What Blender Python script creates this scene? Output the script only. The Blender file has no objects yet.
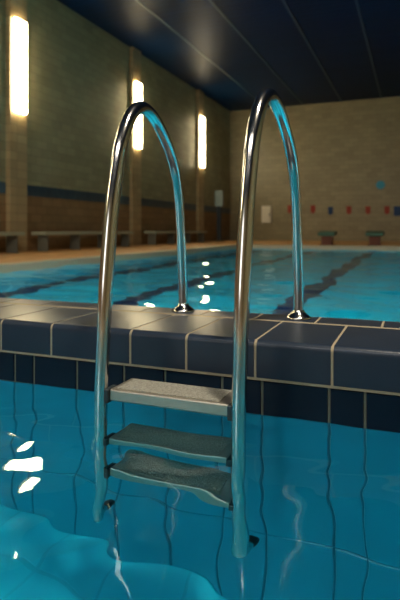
import bpy, bmesh, math, random
from mathutils import Vector
random.seed(7)
C = bpy.context.scene.collection
SC = bpy.context.scene
T = math.radians(22.1); CT, ST = math.cos(T), math.sin(T)
H = 0.62                      # eye height over the water (water level z = 0)
DECK = 0.12
XW = -8.5                     # left wall
YF = 24.9                     # far wall
ZC = 6.5                      # ceiling
XR = 7.0; YB = -9.0
PX0, PX1 = -5.5, 5.6          # pools in x
Y0, Y1 = 1.72, 2.29           # divider
YE = 17.2                     # far edge of the far pool
YN = -3.6                     # near edge of the near pool
DN, DF = 1.15, 1.4            # depths

# ------------------------------------------------------------------ materials
def mat(name):
    m = bpy.data.materials.new(name); m.use_nodes = True
    nt = m.node_tree; b = nt.nodes['Principled BSDF']
    return m, nt, b
def link(nt, a, b): nt.links.new(a, b)
def plain(name, col, rough=.5, metal=0, noise=0.0, nscale=20, bump=0.0, bscale=80, spec=.5):
    m, nt, b = mat(name)
    b.inputs['Roughness'].default_value = rough; b.inputs['Metallic'].default_value = metal
    b.inputs['Specular IOR Level'].default_value = spec
    tc = nt.nodes.new('ShaderNodeTexCoord')
    nz = nt.nodes.new('ShaderNodeTexNoise'); nz.inputs['Scale'].default_value = nscale; nz.inputs['Detail'].default_value = 4
    link(nt, tc.outputs['Object'], nz.inputs['Vector'])
    mx = nt.nodes.new('ShaderNodeMix'); mx.data_type = 'RGBA'
    lo = [c*(1-noise) for c in col[:3]]+[1]; hi = [min(1, c*(1+noise)) for c in col[:3]]+[1]
    mx.inputs['A'].default_value = lo; mx.inputs['B'].default_value = hi
    link(nt, nz.outputs['Fac'], mx.inputs['Factor']); link(nt, mx.outputs['Result'], b.inputs['Base Color'])
    if bump:
        n2 = nt.nodes.new('ShaderNodeTexNoise'); n2.inputs['Scale'].default_value = bscale; n2.inputs['Detail'].default_value = 3
        link(nt, tc.outputs['Object'], n2.inputs['Vector'])
        bp = nt.nodes.new('ShaderNodeBump'); bp.inputs['Strength'].default_value = bump; bp.inputs['Distance'].default_value = .01
        link(nt, n2.outputs['Fac'], bp.inputs['Height']); link(nt, bp.outputs['Normal'], b.inputs['Normal'])
    return m
def tiled(name, col, grout, bw, bh, mortar=.006, rough=.35, axis='xz', offset=.5, var=.12, spec=.5, bump=.25):
    """brick / tile pattern in the object's own metres"""
    m, nt, b = mat(name)
    b.inputs['Roughness'].default_value = rough; b.inputs['Specular IOR Level'].default_value = spec
    tc = nt.nodes.new('ShaderNodeTexCoord'); sp = nt.nodes.new('ShaderNodeSeparateXYZ'); cb = nt.nodes.new('ShaderNodeCombineXYZ')
    link(nt, tc.outputs['Object'], sp.inputs[0])
    link(nt, sp.outputs[axis[0].upper()], cb.inputs['X']); link(nt, sp.outputs[axis[1].upper()], cb.inputs['Y'])
    br = nt.nodes.new('ShaderNodeTexBrick'); br.offset = offset
    br.inputs['Scale'].default_value = 1; br.inputs['Brick Width'].default_value = bw; br.inputs['Row Height'].default_value = bh
    br.inputs['Mortar Size'].default_value = mortar; br.inputs['Mortar Smooth'].default_value = .2
    br.inputs['Color1'].default_value = [c*(1-var) for c in col]+[1]; br.inputs['Color2'].default_value = [min(1, c*(1+var)) for c in col]+[1]
    br.inputs['Mortar'].default_value = list(grout)+[1]
    link(nt, cb.outputs[0], br.inputs['Vector'])
    nz = nt.nodes.new('ShaderNodeTexNoise'); nz.inputs['Scale'].default_value = 1.3; nz.inputs['Detail'].default_value = 5
    link(nt, tc.outputs['Object'], nz.inputs['Vector'])
    mr = nt.nodes.new('ShaderNodeMapRange'); mr.inputs['To Min'].default_value = .8; mr.inputs['To Max'].default_value = 1.2
    link(nt, nz.outputs['Fac'], mr.inputs['Value'])
    mu = nt.nodes.new('ShaderNodeMix'); mu.data_type = 'RGBA'; mu.blend_type = 'MULTIPLY'; mu.inputs['Factor'].default_value = 1
    link(nt, br.outputs['Color'], mu.inputs['A']); link(nt, mr.outputs['Result'], mu.inputs['B'])
    link(nt, mu.outputs['Result'], b.inputs['Base Color'])
    if bump:
        inv = nt.nodes.new('ShaderNodeMath'); inv.operation = 'SUBTRACT'; inv.inputs[0].default_value = 1
        link(nt, br.outputs['Fac'], inv.inputs[1])
        bp = nt.nodes.new('ShaderNodeBump'); bp.inputs['Strength'].default_value = bump; bp.inputs['Distance'].default_value = .01
        link(nt, inv.outputs[0], bp.inputs['Height']); link(nt, bp.outputs['Normal'], b.inputs['Normal'])
    return m
def emit(name, col, strength):
    m, nt, b = mat(name)
    b.inputs['Base Color'].default_value = list(col)+[1]
    b.inputs['Emission Color'].default_value = list(col)+[1]; b.inputs['Emission Strength'].default_value = strength
    return m

M = {}
WALLC = (.28, .255, .145)
M['wall'] = tiled('glazed_wall_tile', WALLC, (.20, .17, .10), .40, .20, .008, .45, 'yz', spec=.2)
M['wall_low'] = tiled('brown_wall_tile', (.25, .15, .07), (.14, .085, .04), .40, .20, .008, .45, 'yz', spec=.2)
M['wall_x'] = tiled('glazed_wall_tile_end', (.275, .23, .135), (.20, .165, .095), .40, .20, .008, .38, 'xz')
M['pil'] = tiled('pilaster_tile', (.40, .29, .15), (.26, .18, .09), .40, .20, .008, .38, 'yz', 0)
M['stripe'] = tiled('blue_band_tile', (.022, .05, .075), (.05, .07, .08), .25, .25, .008, .3, 'yz', 0)
M['deck'] = tiled('tan_deck_tile', (.66, .36, .14), (.46, .25, .10), .2, .2, .006, .45, 'xy', 0, bump=.1)
M['kerb'] = plain('pale_kerb_stone', (.55, .47, .33), .4, noise=.1)
M['ceil'] = tiled('navy_ceiling_slat', (.002, .015, .050), (.001, .006, .020), 40, .28, .02, .42, 'xy', 0, .08, .045, .5)
M['ceil_strip'] = plain('blue_ceiling_strip', (.006, .042, .075), .5)
M['cope'] = plain('slate_coping_tile', (.016, .025, .042), .29, noise=.18, nscale=7, bump=.07, bscale=120, spec=.25)
M['navy'] = plain('navy_waterline_tile', (.0015, .006, .018), .36, noise=.25, nscale=6, bump=.03, bscale=15, spec=.2)
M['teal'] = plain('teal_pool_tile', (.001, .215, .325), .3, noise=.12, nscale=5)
M['grout_l'] = plain('pale_grout', (.27, .225, .15), .8, noise=.15, nscale=40)
M['grout_d'] = plain('olive_grout', (.11, .115, .085), .8, noise=.15, nscale=40)
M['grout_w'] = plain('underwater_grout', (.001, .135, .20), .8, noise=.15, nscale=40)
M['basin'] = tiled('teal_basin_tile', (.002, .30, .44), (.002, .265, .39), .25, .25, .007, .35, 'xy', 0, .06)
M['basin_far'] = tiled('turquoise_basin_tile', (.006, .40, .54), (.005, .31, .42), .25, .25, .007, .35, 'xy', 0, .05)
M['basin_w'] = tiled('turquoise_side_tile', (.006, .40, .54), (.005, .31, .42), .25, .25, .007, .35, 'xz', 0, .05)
M['lane'] = plain('navy_lane_tile', (.003, .016, .07), .35, noise=.1)
M['conc'] = plain('grey_concrete', (.12, .12, .12), .8, noise=.1)
M['black'] = plain('black_rubber', (.018, .026, .030), .45, noise=.1)
M['bench'] = plain('pale_green_bench_slab', (.34, .36, .26), .35, noise=.1)
M['bench_leg'] = plain('grey_bench_leg', (.14, .14, .11), .5)
M['pad'] = plain('non_slip_grit', (.23, .225, .19), .6, metal=.2, noise=1.6, nscale=190, bump=1.0, bscale=240)
M['red'] = plain('red_pennant_cloth', (.34, .05, .03), .7, noise=.1)
M['bluec'] = plain('blue_pennant_cloth', (.02, .06, .17), .7, noise=.1)
M['cyan'] = plain('sky_blue_enamel', (.02, .30, .50), .4)
M['white'] = plain('cream_box_paint', (.85, .80, .68), .4)
M['notice'] = plain('grey_blue_board', (.26, .33, .33), .5)
M['post'] = plain('dark_slate_post', (.02, .035, .05), .5)
M['green'] = plain('dark_green_block_paint', (.05, .13, .09), .5)
M['rust'] = plain('brown_block_leg', (.16, .05, .03), .6)
M['house'] = plain('bronze_lamp_housing', (.25, .18, .08), .4, metal=.6)
M['lamp'] = emit('glowing_lamp_glass', (1.0, .82, .48), 24)
# stainless steel, faintly brushed
m, nt, b = mat('stainless_steel'); M['steel'] = m
b.inputs['Base Color'].default_value = (.60, .59, .565, 1); b.inputs['Metallic'].default_value = 1
tc = nt.nodes.new('ShaderNodeTexCoord'); nz = nt.nodes.new('ShaderNodeTexNoise'); nz.inputs['Scale'].default_value = 35
link(nt, tc.outputs['Object'], nz.inputs['Vector'])
mr = nt.nodes.new('ShaderNodeMapRange'); mr.inputs['To Min'].default_value = .11; mr.inputs['To Max'].default_value = .18
link(nt, nz.outputs['Fac'], mr.inputs['Value']); link(nt, mr.outputs['Result'], b.inputs['Roughness'])
M['steel_b'] = plain('brushed_tread_steel', (.42, .385, .32), .38, metal=.85, noise=.1, nscale=60)
# water
def water(name, scale, strength, dist=.05):
    m = bpy.data.materials.new(name); m.use_nodes = True; nt = m.node_tree
    for n in list(nt.nodes): nt.nodes.remove(n)
    out = nt.nodes.new('ShaderNodeOutputMaterial'); g = nt.nodes.new('ShaderNodeBsdfGlass')
    g.inputs['IOR'].default_value = 1.333; g.inputs['Roughness'].default_value = 0; g.inputs['Color'].default_value = (.80, .98, 1, 1)
    link(nt, g.outputs[0], out.inputs['Surface'])
    if strength:
        tc = nt.nodes.new('ShaderNodeTexCoord'); nz = nt.nodes.new('ShaderNodeTexNoise')
        nz.inputs['Scale'].default_value = scale; nz.inputs['Detail'].default_value = 2; nz.inputs['Roughness'].default_value = .4
        link(nt, tc.outputs['Object'], nz.inputs['Vector'])
        bp = nt.nodes.new('ShaderNodeBump'); bp.inputs['Strength'].default_value = strength; bp.inputs['Distance'].default_value = dist
        link(nt, nz.outputs['Fac'], bp.inputs['Height']); link(nt, bp.outputs['Normal'], g.inputs['Normal'])
    return m
M['water'] = water('rippled_pool_water', 3, 0)
M['water_far'] = water('calm_pool_water', 1.6, .35, .10)

# ------------------------------------------------------------------ helpers
def obj(name, bm, mats, parent=None, smooth=False, bevel=0, recalc=True):
    if recalc: bmesh.ops.recalc_face_normals(bm, faces=bm.faces[:])
    me = bpy.data.meshes.new(name); bm.to_mesh(me); bm.free()
    for k in (mats if isinstance(mats, (list, tuple)) else [mats]): me.materials.append(M[k])
    if smooth:
        for p in me.polygons: p.use_smooth = True
    o = bpy.data.objects.new(name, me); C.objects.link(o)
    if parent: o.parent = parent
    if bevel:
        bv = o.modifiers.new('bevel', 'BEVEL'); bv.width = bevel; bv.segments = 3; bv.limit_method = 'ANGLE'
        for p in me.polygons: p.use_smooth = True
        bv.harden_normals = True
    return o
def tag(o, label=None, cat=None, group=None, kind=None):
    if label: o['label'] = label
    if cat: o['category'] = cat
    if group: o['group'] = group
    if kind: o['kind'] = kind
    return o
def thing(name, loc, label, cat, group=None, rz=0):
    o = bpy.data.objects.new(name, None); C.objects.link(o); o.location = loc; o.rotation_euler = (0, 0, rz)
    o.empty_display_size = .1
    return tag(o, label, cat, group)
def copy_tree(o, parent=None):
    c = o.copy(); C.objects.link(c)
    if parent: c.parent = parent
    for ch in list(o.children): copy_tree(ch, c)
    return c
def box(bm, x0, x1, y0, y1, z0, z1, mi=0):
    v = [bm.verts.new((x, y, z)) for z in (z0, z1) for y in (y0, y1) for x in (x0, x1)]
    fs = [(0, 2, 3, 1), (4, 5, 7, 6), (0, 1, 5, 4), (2, 6, 7, 3), (0, 4, 6, 2), (1, 3, 7, 5)]
    for f in fs:
        q = bm.faces.new([v[i] for i in f]); q.material_index = mi
    return v
def quad(bm, pts, mi=0):
    f = bm.faces.new([bm.verts.new(p) for p in pts]); f.material_index = mi; return f
def B(name, x0, x1, y0, y1, z0, z1, m, parent=None, bevel=0):
    bm = bmesh.new(); box(bm, x0, x1, y0, y1, z0, z1); return obj(name, bm, m, parent, bevel=bevel)
def cyl(bm, p, axis, r, h, n=20, r2=None):
    """closed cylinder / cone frustum from p along axis"""
    a = Vector(axis).normalized(); u = a.orthogonal().normalized(); w = a.cross(u); p = Vector(p)
    rr = (r, r if r2 is None else r2); rings = []
    for k in (0, 1):
        c = p+a*h*k
        rings.append([bm.verts.new(c+(u*math.cos(2*math.pi*i/n)+w*math.sin(2*math.pi*i/n))*rr[k]) for i in range(n)])
    for i in range(n): bm.faces.new((rings[0][i], rings[0][(i+1) % n], rings[1][(i+1) % n], rings[1][i]))
    bm.faces.new(rings[0][::-1]); bm.faces.new(rings[1])
def lathe(bm, p, axis, prof, n=28):
    """prof: list of (radius, height); closed at both ends"""
    a = Vector(axis).normalized(); u = a.orthogonal().normalized(); w = a.cross(u); p = Vector(p); rings = []
    for r, h in prof:
        rings.append([bm.verts.new(p+a*h+(u*math.cos(2*math.pi*i/n)+w*math.sin(2*math.pi*i/n))*r) for i in range(n)])
    for A, Bq in zip(rings, rings[1:]):
        for i in range(n): bm.faces.new((A[i], A[(i+1) % n], Bq[(i+1) % n], Bq[i]))
    bm.faces.new(rings[0][::-1]); bm.faces.new(rings[-1])
def tube(bm, pts, r, n=24):
    rf = r if callable(r) else (lambda p: r)
    pts = [Vector(p) for p in pts]; rings = []; u = None
    for i, p in enumerate(pts):
        t = (pts[min(i+1, len(pts)-1)]-pts[max(i-1, 0)]).normalized()
        u = t.orthogonal().normalized() if u is None else (u-t*u.dot(t)).normalized()
        w = t.cross(u)
        rings.append([bm.verts.new(p+(u*math.cos(2*math.pi*k/n)+w*math.sin(2*math.pi*k/n))*rf(p)) for k in range(n)])
    for A, Bq in zip(rings, rings[1:]):
        for k in range(n): bm.faces.new((A[k], A[(k+1) % n], Bq[(k+1) % n], Bq[k]))
    bm.faces.new(rings[0][::-1]); bm.faces.new(rings[-1])
def catmull(P, n=10):
    P = [Vector(p) for p in P]; Q = [2*P[0]-P[1]]+P+[2*P[-1]-P[-2]]; out = []
    for i in range(1, len(Q)-2):
        for k in range(n):
            t = k/n; a, b_, c, d = Q[i-1:i+3]
            out.append(.5*((2*b_)+(c-a)*t+(2*a-5*b_+4*c-d)*t*t+(3*b_-a-3*c+d)*t**3))
    out.append(P[-1]); return out
def k_of(px): return (px-200)/530
def x_at(px, Y): k = k_of(px); return Y*(k*CT-ST)/(CT+k*ST)   # where a joint seen at that column lies on the plane y = Y

# ------------------------------------------------------------------ hall shell
bm = bmesh.new(); box(bm, XW-.3, XW, YB, YF, DECK, 1.43, 1); box(bm, XW-.3, XW, YB, YF, 1.43, 1.69, 2); box(bm, XW-.3, XW, YB, YF, 1.69, ZC, 0)
tag(obj('wall_left', bm, ['wall', 'wall_low', 'stripe']), 'long tiled side wall with dark blue band', kind='structure')
tag(B('wall_far', XW-.3, XR+.3, YF, YF+.3, DECK, ZC, 'wall_x'), 'tan tiled end wall beyond the far pool', kind='structure')
tag(B('wall_right', XR, XR+.3, YB, YF, DECK, ZC, 'wall'), kind='structure')
tag(B('wall_back', XW-.3, XR+.3, YB-.3, YB, DECK, ZC, 'wall_x'), kind='structure')
tag(B('ceiling', XW-.3, XR+.3, YB-.3, YF+.3, ZC, ZC+.2, 'ceil'), 'dark navy slatted ceiling', kind='structure')
for i in range(7):
    x = -4.86+1.73*i-1.73
    tag(B('trim_%d' % (i+1), x-.03, x+.03, YB, YF, ZC-.02, ZC, 'ceil_strip'), 'thin blue strip along the navy ceiling', kind='structure')
# deck: one surround with pale kerbs at the pool's edge
bm = bmesh.new()
for a in ((XW, PX0-.22, YB, YF), (PX1+.22, XR, YB, YF), (PX0-.22, PX1+.22, YE+.25, YF), (PX0-.22, PX1+.22, YB, YN-.22)):
    box(bm, *a, DECK-.2, DECK)
tag(obj('floor', bm, 'deck'), 'tan tiled pool deck', kind='structure')
bm = bmesh.new()
for a in ((PX0-.22, PX0, YN-.22, YE+.25), (PX1, PX1+.22, YN-.22, YE+.25), (PX0, PX1, YE, YE+.25), (PX0, PX1, YN-.22, YN)):
    box(bm, *a, -.06, DECK+.004)
tag(obj('trim_8', bm, 'kerb', bevel=.012), 'pale kerb around the pools', kind='structure')
# basins
def basin(name, y0, y1, d, m_floor, m_wall, lanes, label):
    bm = bmesh.new()
    xs = [PX0]
    for l in lanes: xs += [l-.14, l+.14]
    xs.append(PX1)
    for i in range(len(xs)-1):
        box(bm, xs[i], xs[i+1], y0, y1, -d-.1, -d, 2 if i % 2 else 0)
    box(bm, PX0-.1, PX0, y0, y1, -d-.1, -.06, 1); box(bm, PX1, PX1+.1, y0, y1, -d-.1, -.06, 1)
    if y0 < 0: box(bm, PX0-.1, PX1+.1, y0-.1, y0, -d-.1, -.06, 1)
    else: box(bm, PX0-.1, PX1+.1, y1, y1+.1, -d-.1, -.06, 1)
    return tag(obj(name, bm, [m_floor, m_wall, 'lane']), label, kind='structure')
basin('floor_near_basin', YN, Y0+.02, DN, 'basin', 'basin_w', [], 'teal tiled basin of the near pool')
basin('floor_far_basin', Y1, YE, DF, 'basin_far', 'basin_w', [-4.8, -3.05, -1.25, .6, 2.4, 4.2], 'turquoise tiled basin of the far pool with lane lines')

# ------------------------------------------------------------------ divider wall between the pools
YT = Y0+.009
def rtile(bm, x0, x1, z0, z1, y, mi, g=.004, d=.004, c=.002):
    """one flat tile facing -y, raised d over the grout, with a bevelled rim"""
    o = [(x0+g, y, z0+g), (x1-g, y, z0+g), (x1-g, y, z1-g), (x0+g, y, z1-g)]
    i = [(x0+g+c, y-d, z0+g+c), (x1-g-c, y-d, z0+g+c), (x1-g-c, y-d, z1-g-c), (x0+g+c, y-d, z1-g-c)]
    vo = [bm.verts.new(p) for p in o]; vi = [bm.verts.new(p) for p in i]
    for k in range(4):
        f = bm.faces.new((vo[k], vo[(k+1) % 4], vi[(k+1) % 4], vi[k])); f.material_index = mi
    bm.faces.new(vi).material_index = mi
def fill(xs, step):
    xs = sorted(xs)
    while xs[0]-step > PX0+.05: xs.insert(0, xs[0]-step)
    while xs[-1]+step < PX1-.05: xs.append(xs[-1]+step)
    return [PX0]+xs+[PX1]
WX = fill([x_at(p, YT) for p in (15, 34, 77, 124, 165, 222, 262, 329, 365)], .135)
bm = bmesh.new()
box(bm, PX0, PX1, YT+.004, Y1-.02, -DF-.1, .118, 2)
quad(bm, [(PX0, YT+.002, -.004), (PX1, YT+.002, -.004), (PX1, YT+.002, .119), (PX0, YT+.002, .119)], 3)
quad(bm, [(PX0, YT+.002, -DN), (PX1, YT+.002, -DN), (PX1, YT+.002, -.004), (PX0, YT+.002, -.004)], 4)
ZR = [-DN, -.80, -.004]
for a, b_ in zip(WX, WX[1:]):
    rtile(bm, a, b_, -.006, .117, YT+.002, 0)
    for z0, z1 in zip(ZR, ZR[1:]): rtile(bm, a, b_, z0, z1, YT+.002, 1, g=.003)
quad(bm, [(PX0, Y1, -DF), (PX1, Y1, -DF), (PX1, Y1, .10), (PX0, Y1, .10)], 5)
me = bpy.data.meshes.new('wall_divider'); bm.to_mesh(me); bm.free()
for k in ('navy', 'teal', 'conc', 'grout_d', 'grout_w', 'basin_far'): me.materials.append(M[k])
o = bpy.data.objects.new('wall_divider', me); C.objects.link(o)
tag(o, 'low dividing wall with navy waterline tiles between the two pools', kind='structure')

# coping: bull-nosed slate tiles on a grout bed
CX = fill([x_at(p, Y0) for p in (51, 130, 186, 255, 332)], .253)
def coping_tile(bm, x0, x1, y0, y1, z0, z1, R, g=.0027, mi=0, nose=True):
    """a tile of L shape: top face, rounded nose, front face; small chamfers at its sides"""
    prof = [(y1-g*4.2, z1-.006), (y1-g*4.2-.003, z1)]
    if nose:
        for k in range(9):
            a = math.pi/2*k/8; prof.append((y0+R-R*math.sin(a), z1-R+R*math.cos(a)))
        prof += [(y0, z0+.004), (y0+.004, z0), (y0+.05, z0)]
    else:
        prof += [(y0+g*4.2+.003, z1), (y0+g*4.2, z1-.006)]
    c = .003; rows = []
    cy = (y0+y1)/2; cz = (z0+z1)/2
    for x, s in ((x0+g, c), (x0+g+c, 0), (x1-g-c, 0), (x1-g, c)):
        row = []
        for (y, z) in prof:
            dy = s if y < cy else -s; dz = -s if z > z1-R-.001 else 0
            row.append(bm.verts.new((x, y+(dy if (z < z1-.001) else 0), z+dz)))
        rows.append(row)
    for A, Bq in zip(rows, rows[1:]):
        for i in range(len(prof)-1):
            f = bm.faces.new((A[i], A[i+1], Bq[i+1], Bq[i])); f.material_index = mi; f.smooth = True
    for row in (rows[0], rows[-1]):
        f = bm.faces.new(row); f.material_index = mi
YG = 2.118   # grout line in front of the rear row
bm = bmesh.new()
gi = .0016; R_ = .022
gp = [(Y1-.003, .1155), (Y1-.003, .2485), (YG+.03, .2485), (YG+.0085, .2497), (YG-.0085, .2497), (YG-.03, .2485)]+[(Y0+R_-(R_-gi)*math.sin(math.pi/2*k/8), .25-R_+(R_-gi)*math.cos(math.pi/2*k/8)) for k in range(9)]+[(Y0+gi, .1155)]
ga = [bm.verts.new((PX0, y, z)) for y, z in gp]; gb = [bm.verts.new((PX1, y, z)) for y, z in gp]
for k in range(len(gp)): bm.faces.new((ga[k], ga[(k+1) % len(gp)], gb[(k+1) % len(gp)], gb[k])).material_index = 1
bm.faces.new(ga).material_index = 1; bm.faces.new(gb[::-1]).material_index = 1
for a, b_ in zip(CX, CX[1:]):
    coping_tile(bm, a, b_, Y0, YG, .122, .25, .022)
RX = [CX[0]]+[(a+b_)/2 for a, b_ in zip(CX, CX[1:])]+[CX[-1]]
for a, b_ in zip(RX, RX[1:]):
    coping_tile(bm, a, b_, YG, Y1, .20, .25, .006, nose=False)
bmesh.ops.recalc_face_normals(bm, faces=bm.faces[:])
for e in bm.edges:
    if len(e.link_faces) < 2 or e.calc_face_angle(0) > math.radians(28): e.smooth = False
tag(obj('trim_9', bm, ['cope', 'grout_l']), 'slate tiled coping with pale grout on the dividing wall', kind='structure')

# ------------------------------------------------------------------ water surfaces
waves = []
rw = random.Random(6)
for lam, slope in ((1.1, .012), (.75, .014), (.52, .016), (.36, .020), (.27, .024), (.19, .024), (.14, .022), (.105, .013)):
    for r in range(2):
        th = rw.uniform(0, 2*math.pi); kk = 2*math.pi/lam
        waves.append((kk*math.cos(th), kk*math.sin(th), slope/kk*rw.uniform(.6, 1.2), rw.uniform(0, 6.28)))
def wz(x, y): return .88*sum(a*math.sin(kx*x+ky*y+p) for kx, ky, a, p in waves)
def grid(bm, xs, ys, zf):
    V = [[bm.verts.new((x, y, zf(x, y))) for x in xs] for y in ys]
    for j in range(len(ys)-1):
        for i in range(len(xs)-1): bm.faces.new((V[j][i], V[j][i+1], V[j+1][i+1], V[j+1][i]))
def steps(a, b_, s):
    n = max(1, round((b_-a)/s)); return [a+(b_-a)*i/n for i in range(n+1)]
bm = bmesh.new()
fx = steps(PX0, -2.2, .08)[:-1]+steps(-2.2, 1.3, .014)+steps(1.3, PX1, .08)[1:]
fy = steps(YN, -.2, .08)[:-1]+steps(-.2, YT+.004, .014)
grid(bm, fx, fy, wz)
WN = obj('pool_water', bm, 'water', smooth=True, recalc=False)
tag(WN, 'rippled teal water of the near pool around the ladder treads', 'water', kind='stuff')
waves2 = []; rw = random.Random(4)
for k in range(48): rw.random()
for lam, slope in ((3.1, .012), (1.9, .018), (1.2, .026), (.8, .036), (.55, .040), (.38, .036)):
    for r in range(2):
        th = rw.uniform(0, 2*math.pi); kk = 2*math.pi/lam
        waves2.append((kk*math.cos(th), kk*math.sin(th), slope/kk*rw.uniform(.6, 1.2), rw.uniform(0, 6.28)))
bm = bmesh.new()
grid(bm, steps(PX0, PX1, .07), steps(Y1+.004, YE, .07), lambda x, y: sum(a*math.sin(kx*x+ky*y+p) for kx, ky, a, p in waves2))
WF = obj('pool_water', bm, 'water', smooth=True, recalc=False)
tag(WF, 'calm turquoise water of the far pool behind the coping', 'water', kind='stuff')

# ------------------------------------------------------------------ wall lamps on pilasters
pil = None
for i, y in enumerate((9.65, 15.2, 20.8, 4.0, -1.5)):
    bm = bmesh.new(); box(bm, XW, XW+.12, y-.28, y+.28, DECK, ZC)
    tag(obj('trim_%d' % (10+i), bm, 'pil'), 'tiled pilaster behind a tall wall lamp', kind='structure')
def make_lamp():
    r = thing('wall_lamp', (0, 0, 0), None, 'lamp', 'tall glowing lamps on the left wall')
    B('back_plate', 0, .015, -.185, .185, -1.04, 1.04, 'house', r, bevel=.01)
    bm = bmesh.new(); box(bm, .015, .08, -.205, .205, -1.06, 1.06); obj('lamp_diffuser', bm, 'lamp', r, bevel=.03)
    return r
LL = ['nearest tall glowing wall lamp, at the left edge of the view', 'glowing wall lamp seen behind the arch of the left ladder rail',
      'farthest and smallest glowing wall lamp, between the two ladder rails', 'tall glowing wall lamp outside the left of the view', 'tall glowing wall lamp behind the viewer']
lamp = make_lamp()
for i, y in enumerate((9.65, 15.2, 20.8, 4.0, -1.5)):
    o = lamp if i == 0 else copy_tree(lamp)
    o.location = (XW+.12, y, 4.345); o['label'] = LL[i]

# ------------------------------------------------------------------ benches along the left wall
def bench(y0, y1, label):
    r = thing('bench', (XW+.42, (y0+y1)/2, DECK), label, 'bench', 'low benches along the left wall')
    h = (y1-y0)/2
    B('seat', -.20, .20, -h, h, .38, .46, 'bench', r, bevel=.012)
    n = max(2, round((y1-y0)/1.6)+1)
    for k in range(n):
        yy = -h+.18+(2*h-.36)*k/(n-1)
        B('leg', -.14, .14, yy-.022, yy+.022, 0, .38, 'bench_leg', r)
bench(5.2, 9.28, 'low pale bench before the nearest pilaster, cut by the left edge')
bench(9.95, 14.1, 'low pale bench between the nearest and the middle pilaster')
bench(15.5, 20.2, 'low pale bench between the middle and the farthest pilaster')

# ------------------------------------------------------------------ things at the far end
def far(px, py, Y):
    X = x_at(px, Y); zc = -X*ST+Y*CT; return X, H+(230-py)/530*zc, zc/530   # x, z, metres per pixel
YW = YF
PN = [(290, 209.5, 'red', 'red pennant half hidden behind the right ladder post'), (313, 209.5, 'red', 'red pennant just right of the right ladder post'),
      (330.5, 211, 'bluec', 'dark blue pennant between red ones, left of the middle'), (349, 210.5, 'red', 'red pennant next right of the small blue one'),
      (368, 210.5, 'red', 'red pennant in the middle of the last three red ones'), (387, 210.5, 'red', 'red pennant beside the dark blue square, below the round sign')]
for px, py, c, lab in PN:
    X, Z, s = far(px, py, YW)
    bm = bmesh.new(); w, h = 2.4*s, 4.2*s
    pts = [(-w, h), (w, h), (w*.95, -h*.55), (0, -h), (-w*.95, -h*.55)]
    f = [bm.verts.new((x, -.012, z)) for x, z in pts]; g = [bm.verts.new((x, .012, z)) for x, z in pts]
    bm.faces.new(f); bm.faces.new(g[::-1])
    for k in range(5): bm.faces.new((f[k], g[k], g[(k+1) % 5], f[(k+1) % 5]))
    o = obj('wall_pennant', bm, c); o.location = (X, YW-.014, Z); tag(o, lab+' on the tan end wall', 'pennant', 'row of small pennants on the end wall')  # pennants are mounted flat against the end wall
X, Z, s = far(398, 211, YW)
o = B('wall_panel', -4*s, 4*s, -.03, 0, -4.8*s, 4.8*s, 'bluec', bevel=.01); o.location = (X, YW, Z)
tag(o, 'dark blue square panel at the right end of the pennant row', 'panel')
X, Z, s = far(380.5, 185, YW)
bm = bmesh.new(); lathe(bm, (0, 0, 0), (0, -1, 0), [(4.3*s, 0), (4.3*s, .02), (4.1*s, .035), (3.6*s, .035)], 28)
o = obj('wall_sign', bm, 'cyan'); o.location = (X, YW, Z); tag(o, 'round sky blue sign high on the end wall above the pennants', 'sign')
X, Z, s = far(267, 214.5, YW)
r = thing('wall_cabinet', (X, YW, Z), 'cream wall cabinet on the end wall between the ladder rails', 'cabinet')
B('body', -5*s, 5*s, -.14, 0, -8.5*s, 8.5*s, 'white', r, bevel=.02)
B('door', -4.4*s, 4.4*s, -.165, -.14, -7.8*s, 7.8*s, 'white', r, bevel=.008)
B('handle', 3.3*s, 3.8*s, -.20, -.165, -1.2*s, 1.2*s, 'post', r)
# notice board on its post, by the far left corner
Yn = 22.6; X, Z, s = far(219, 198.5, Yn)
r = thing('notice_stand', (X, Yn, DECK), 'dark post with a pale blue-grey board in the far left corner', 'sign')
B('post', -2.1*s, 2.1*s, -.06, .06, .03, Z-DECK-7.5*s, 'post', r)
B('base', -4*s, 4*s, -.16, .16, 0, .03, 'post', r, bevel=.008)
B('board', -4.3*s, 4.3*s, -.07, .07, Z-DECK-8*s, Z-DECK+8*s, 'notice', r, bevel=.02)
# starting blocks on the far deck
for px, lab in ((327.5, 'dark green starting block on the far deck, nearer the right ladder post'), (375, 'dark green starting block on the far deck, nearer the right edge')):
    Yb = YE+.75; X, Z, s = far(px, 236, Yb)
    r = thing('starting_block', (X, Yb, DECK), lab, 'starting block', 'starting blocks on the far deck')
    bm = bmesh.new(); v = box(bm, -.27, .27, -.34, .30, .30, .42)
    for q in v:
        if q.co.y > 0: q.co.z += .05
    obj('platform', bm, 'green', r, bevel=.015)
    B('pedestal', -.17, .17, -.22, .22, .02, .31, 'rust', r, bevel=.01)
    B('base', -.23, .23, -.26, .26, 0, .02, 'rust', r)

# ------------------------------------------------------------------ the ladder
LD = thing('pool_ladder', (-.71, 1.5, -.6), 'stainless steel pool ladder with two arched rails and three treads over the tiled edge', 'ladder')
LO = Vector(LD.location)
RAD = .0212
PROF = [(1.478, -.62), (1.466, -.28), (1.464, .04), (1.479, .25), (1.50, .45), (1.532, .66), (1.565, .80), (1.602, .915), (1.655, 1.005), (1.718, 1.062), (1.79, 1.083),
        (1.875, 1.068), (1.96, 1.024), (2.04, .965), (2.105, .89), (2.148, .79), (2.172, .68), (2.188, .55), (2.205, .38), (2.213, .262)]
def rail_x(side, y):
    f = (y-1.45)/(2.21-1.45); f = max(-.1, min(1, f))
    a, b_ = ((-.939, -.981), (-.4745, -.452))[side]
    return a+(b_-a)*f
def rail_y(z):
    for (ya, za), (yb, zb) in zip(PROF, PROF[1:]):
        if za <= z <= zb: return ya+(yb-ya)*(z-za)/(zb-za)
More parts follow.
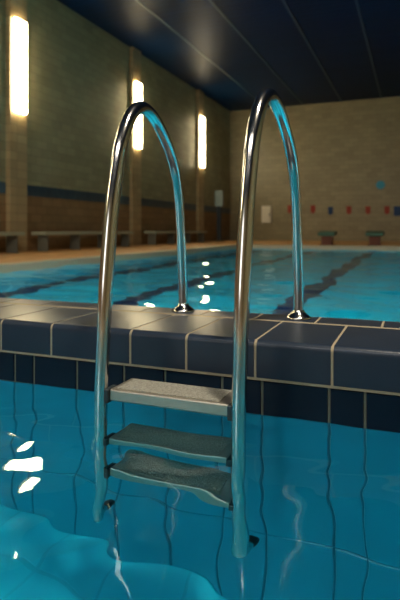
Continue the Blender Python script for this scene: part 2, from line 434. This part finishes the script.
def rail_r(p):
    y, z = p.y+LO.y, p.z+LO.z
    if y > 1.79: f = max(0, 1-(y-1.79)/.36)
    else: f = min(1, max(0, (z-.05)/.40))
    return RAD+.0032*f
for side in (0, 1):
    path = catmull([(rail_x(side, y), y, z) for y, z in PROF], 8)
    # elbow at the foot, turning to the wall
    e = Vector(path[0]); R = .036
    low = [Vector((e.x, e.y+R+.036, e.z-R)), Vector((e.x, e.y+R+.015, e.z-R)), Vector((e.x, e.y+R, e.z-R))]
    elb = [Vector((e.x, e.y+R-R*math.sin(math.pi/2*k/8), e.z-R*math.cos(math.pi/2*k/8))) for k in range(1, 8)]
    pts = low+elb+path
    bm = bmesh.new(); tube(bm, [p-LO for p in pts], rail_r, 28)
    h = obj('handrail', bm, 'steel', LD, smooth=True)
    base = Vector((rail_x(side, 2.213), 2.213, .25))-LO
    bm = bmesh.new(); lathe(bm, base, (0, 0, 1), [(.052, 0), (.053, .004), (.048, .010), (.036, .019), (.027, .026), (.0235, .034), (.0225, .036)], 36)
    tag(obj('flange', bm, 'steel', h, smooth=True), 'domed steel escutcheon')
    bm = bmesh.new(); p = low[0]-LO
    lathe(bm, p-Vector((0, .03, 0)), (0, 1, 0), [(.0215, 0), (.0255, .003), (.027, .012), (.027, .030), (.023, .042), (.013, .049), (.004, .050)], 28)
    tag(obj('bumper', bm, 'black', h, smooth=True), 'black rubber bumper at the foot of the rail')
    bm = bmesh.new()
TZ = (.110, -.118, -.362)
for i, z in enumerate(TZ):
    yc = rail_y(z); x0 = rail_x(0, yc)+RAD-.002; x1 = rail_x(1, yc)-RAD+.002
    yf = yc-.004; yb = yf+.142; th = .038
    bm = bmesh.new()
    # folded pan: flat top with front and rear lips
    box(bm, x0+.012, x1-.012, yf, yb, z-th, z)
    bmesh.ops.translate(bm, verts=bm.verts[:], vec=-LO)
    t = obj('tread', bm, 'steel_b', LD, bevel=.006)
    bm = bmesh.new(); box(bm, x0+.03, x1-.045, yf+.014, yb-.012, z-.001, z+.0025); bmesh.ops.translate(bm, verts=bm.verts[:], vec=-LO)
    tag(obj('grip_pad', bm, 'pad', t, bevel=.0012), 'speckled non-slip pad')
    for xa, s in ((x0, 1), (x1, -1)):
        bm = bmesh.new(); box(bm, *sorted((xa-s*.004, xa+s*.013)), yf-.012, yf+.05, z-th-.006, z+.001); bmesh.ops.translate(bm, verts=bm.verts[:], vec=-LO)
        k = obj('bracket', bm, 'black', t, bevel=.004)
        bm = bmesh.new(); cyl(bm, Vector((xa+s*.011, yf+.03, z-.016))-LO, (s, 0, 0), .009, .007, 12); obj('bolt', bm, 'steel', k, smooth=False)

# ------------------------------------------------------------------ light
W = bpy.data.worlds.new('hall_air'); SC.world = W; W.use_nodes = True
W.node_tree.nodes['Background'].inputs[0].default_value = (.02, .04, .05, 1); W.node_tree.nodes['Background'].inputs[1].default_value = .3
def area(name, loc, rot, sx, sy, power, col):
    l = bpy.data.lights.new(name, 'AREA'); l.shape = 'RECTANGLE'; l.size = sx; l.size_y = sy; l.energy = power; l.color = col
    o = bpy.data.objects.new(name, l); C.objects.link(o); o.location = loc; o.rotation_euler = rot; return o
PI = math.pi
POOL = (.80, 1.0, .95)
# added lights under the far pool's water, hidden from view, to brighten it
PF = 52
for x in (-4.2, -1.6, 1.0, 3.6):
    area('underwater_fill', (x, Y1+.04, -.6), (PI/2, 0, 0), .5, .5, PF*1.3, POOL)         # faces +y
for y, k in ((5, 1.4), (9, 1.0), (13, .5)):
    area('underwater_fill', (PX1-.04, y, -.6), (PI/2, 0, PI/2), .5, .5, PF*k, POOL)       # faces -x
# near basin: added fill from outside the view, evens out the wall
area('underwater_fill', (PX0+.04, .6, -.45), (PI/2, 0, -PI/2), .5, .4, 38, POOL)      # faces +x
for x, p in ((-4.4, 13), (-1.5, 12)):
    area('underwater_fill', (x, YN+.04, -.45), (PI/2, 0, 0), .5, .4, p, POOL)
# lights above and behind the near pool, all out of view
area('back_fill', (-4.6, YB+.06, 3.2), (PI/2, 0, 0), 4.2, 3.4, 95, (1, .97, .92))  # added soft source behind the camera, gives the rails a bright band
bm = bmesh.new()                                                                       # frame added around the fill light on the back wall
for a in ((-6.8, -6.7, 1.4, 5.0), (-2.5, -2.4, 1.4, 5.0), (-6.7, -2.5, 1.4, 1.5), (-6.7, -2.5, 4.9, 5.0)): box(bm, a[0], a[1], YB, YB+.10, a[2], a[3])
tag(obj('fill_frame', bm, 'kerb'), 'frame around an added fill light behind the viewer', kind='structure')
cl = area('overhead_light', (.7, 1.1, ZC-.05), (0, 0, 0), .45, .45, 330, (1, .88, .70))
cl.data.cycles.is_caustics_light = True
area('overhead_light', (-1.2, -3.6, ZC-.05), (0, 0, 0), 5.0, 1.5, 210, (1, .95, .88))  # broad fill added overhead for highlights on the arches and coping nose
WN.cycles.is_caustics_caster = True
for o in bpy.data.objects:
    if o.name.startswith('floor_near') or o.name == 'wall_divider': o.cycles.is_caustics_receiver = True

# ------------------------------------------------------------------ camera
cd = bpy.data.cameras.new('camera'); cam = bpy.data.objects.new('camera', cd); C.objects.link(cam); SC.camera = cam
cam.location = (0, 0, H); cam.rotation_euler = (PI/2, 0, T)
cd.sensor_fit = 'AUTO'; cd.sensor_width = 36; cd.lens = 36*530/600; cd.shift_y = -70/600
cd.clip_start = .05; cd.clip_end = 100
cd.dof.use_dof = True; cd.dof.focus_distance = 1.68; cd.dof.aperture_fstop = 3.0

vs = SC.view_settings; vs.view_transform = 'Standard'; vs.look = 'None'; vs.gamma = 1; vs.exposure = .5; vs.use_curve_mapping = False
cy = SC.cycles; cy.max_bounces = 14; cy.transmission_bounces = 12; cy.glossy_bounces = 6; cy.diffuse_bounces = 5
cy.caustics_refractive = True; cy.caustics_reflective = True; cy.blur_glossy = .3; cy.sample_clamp_indirect = 4
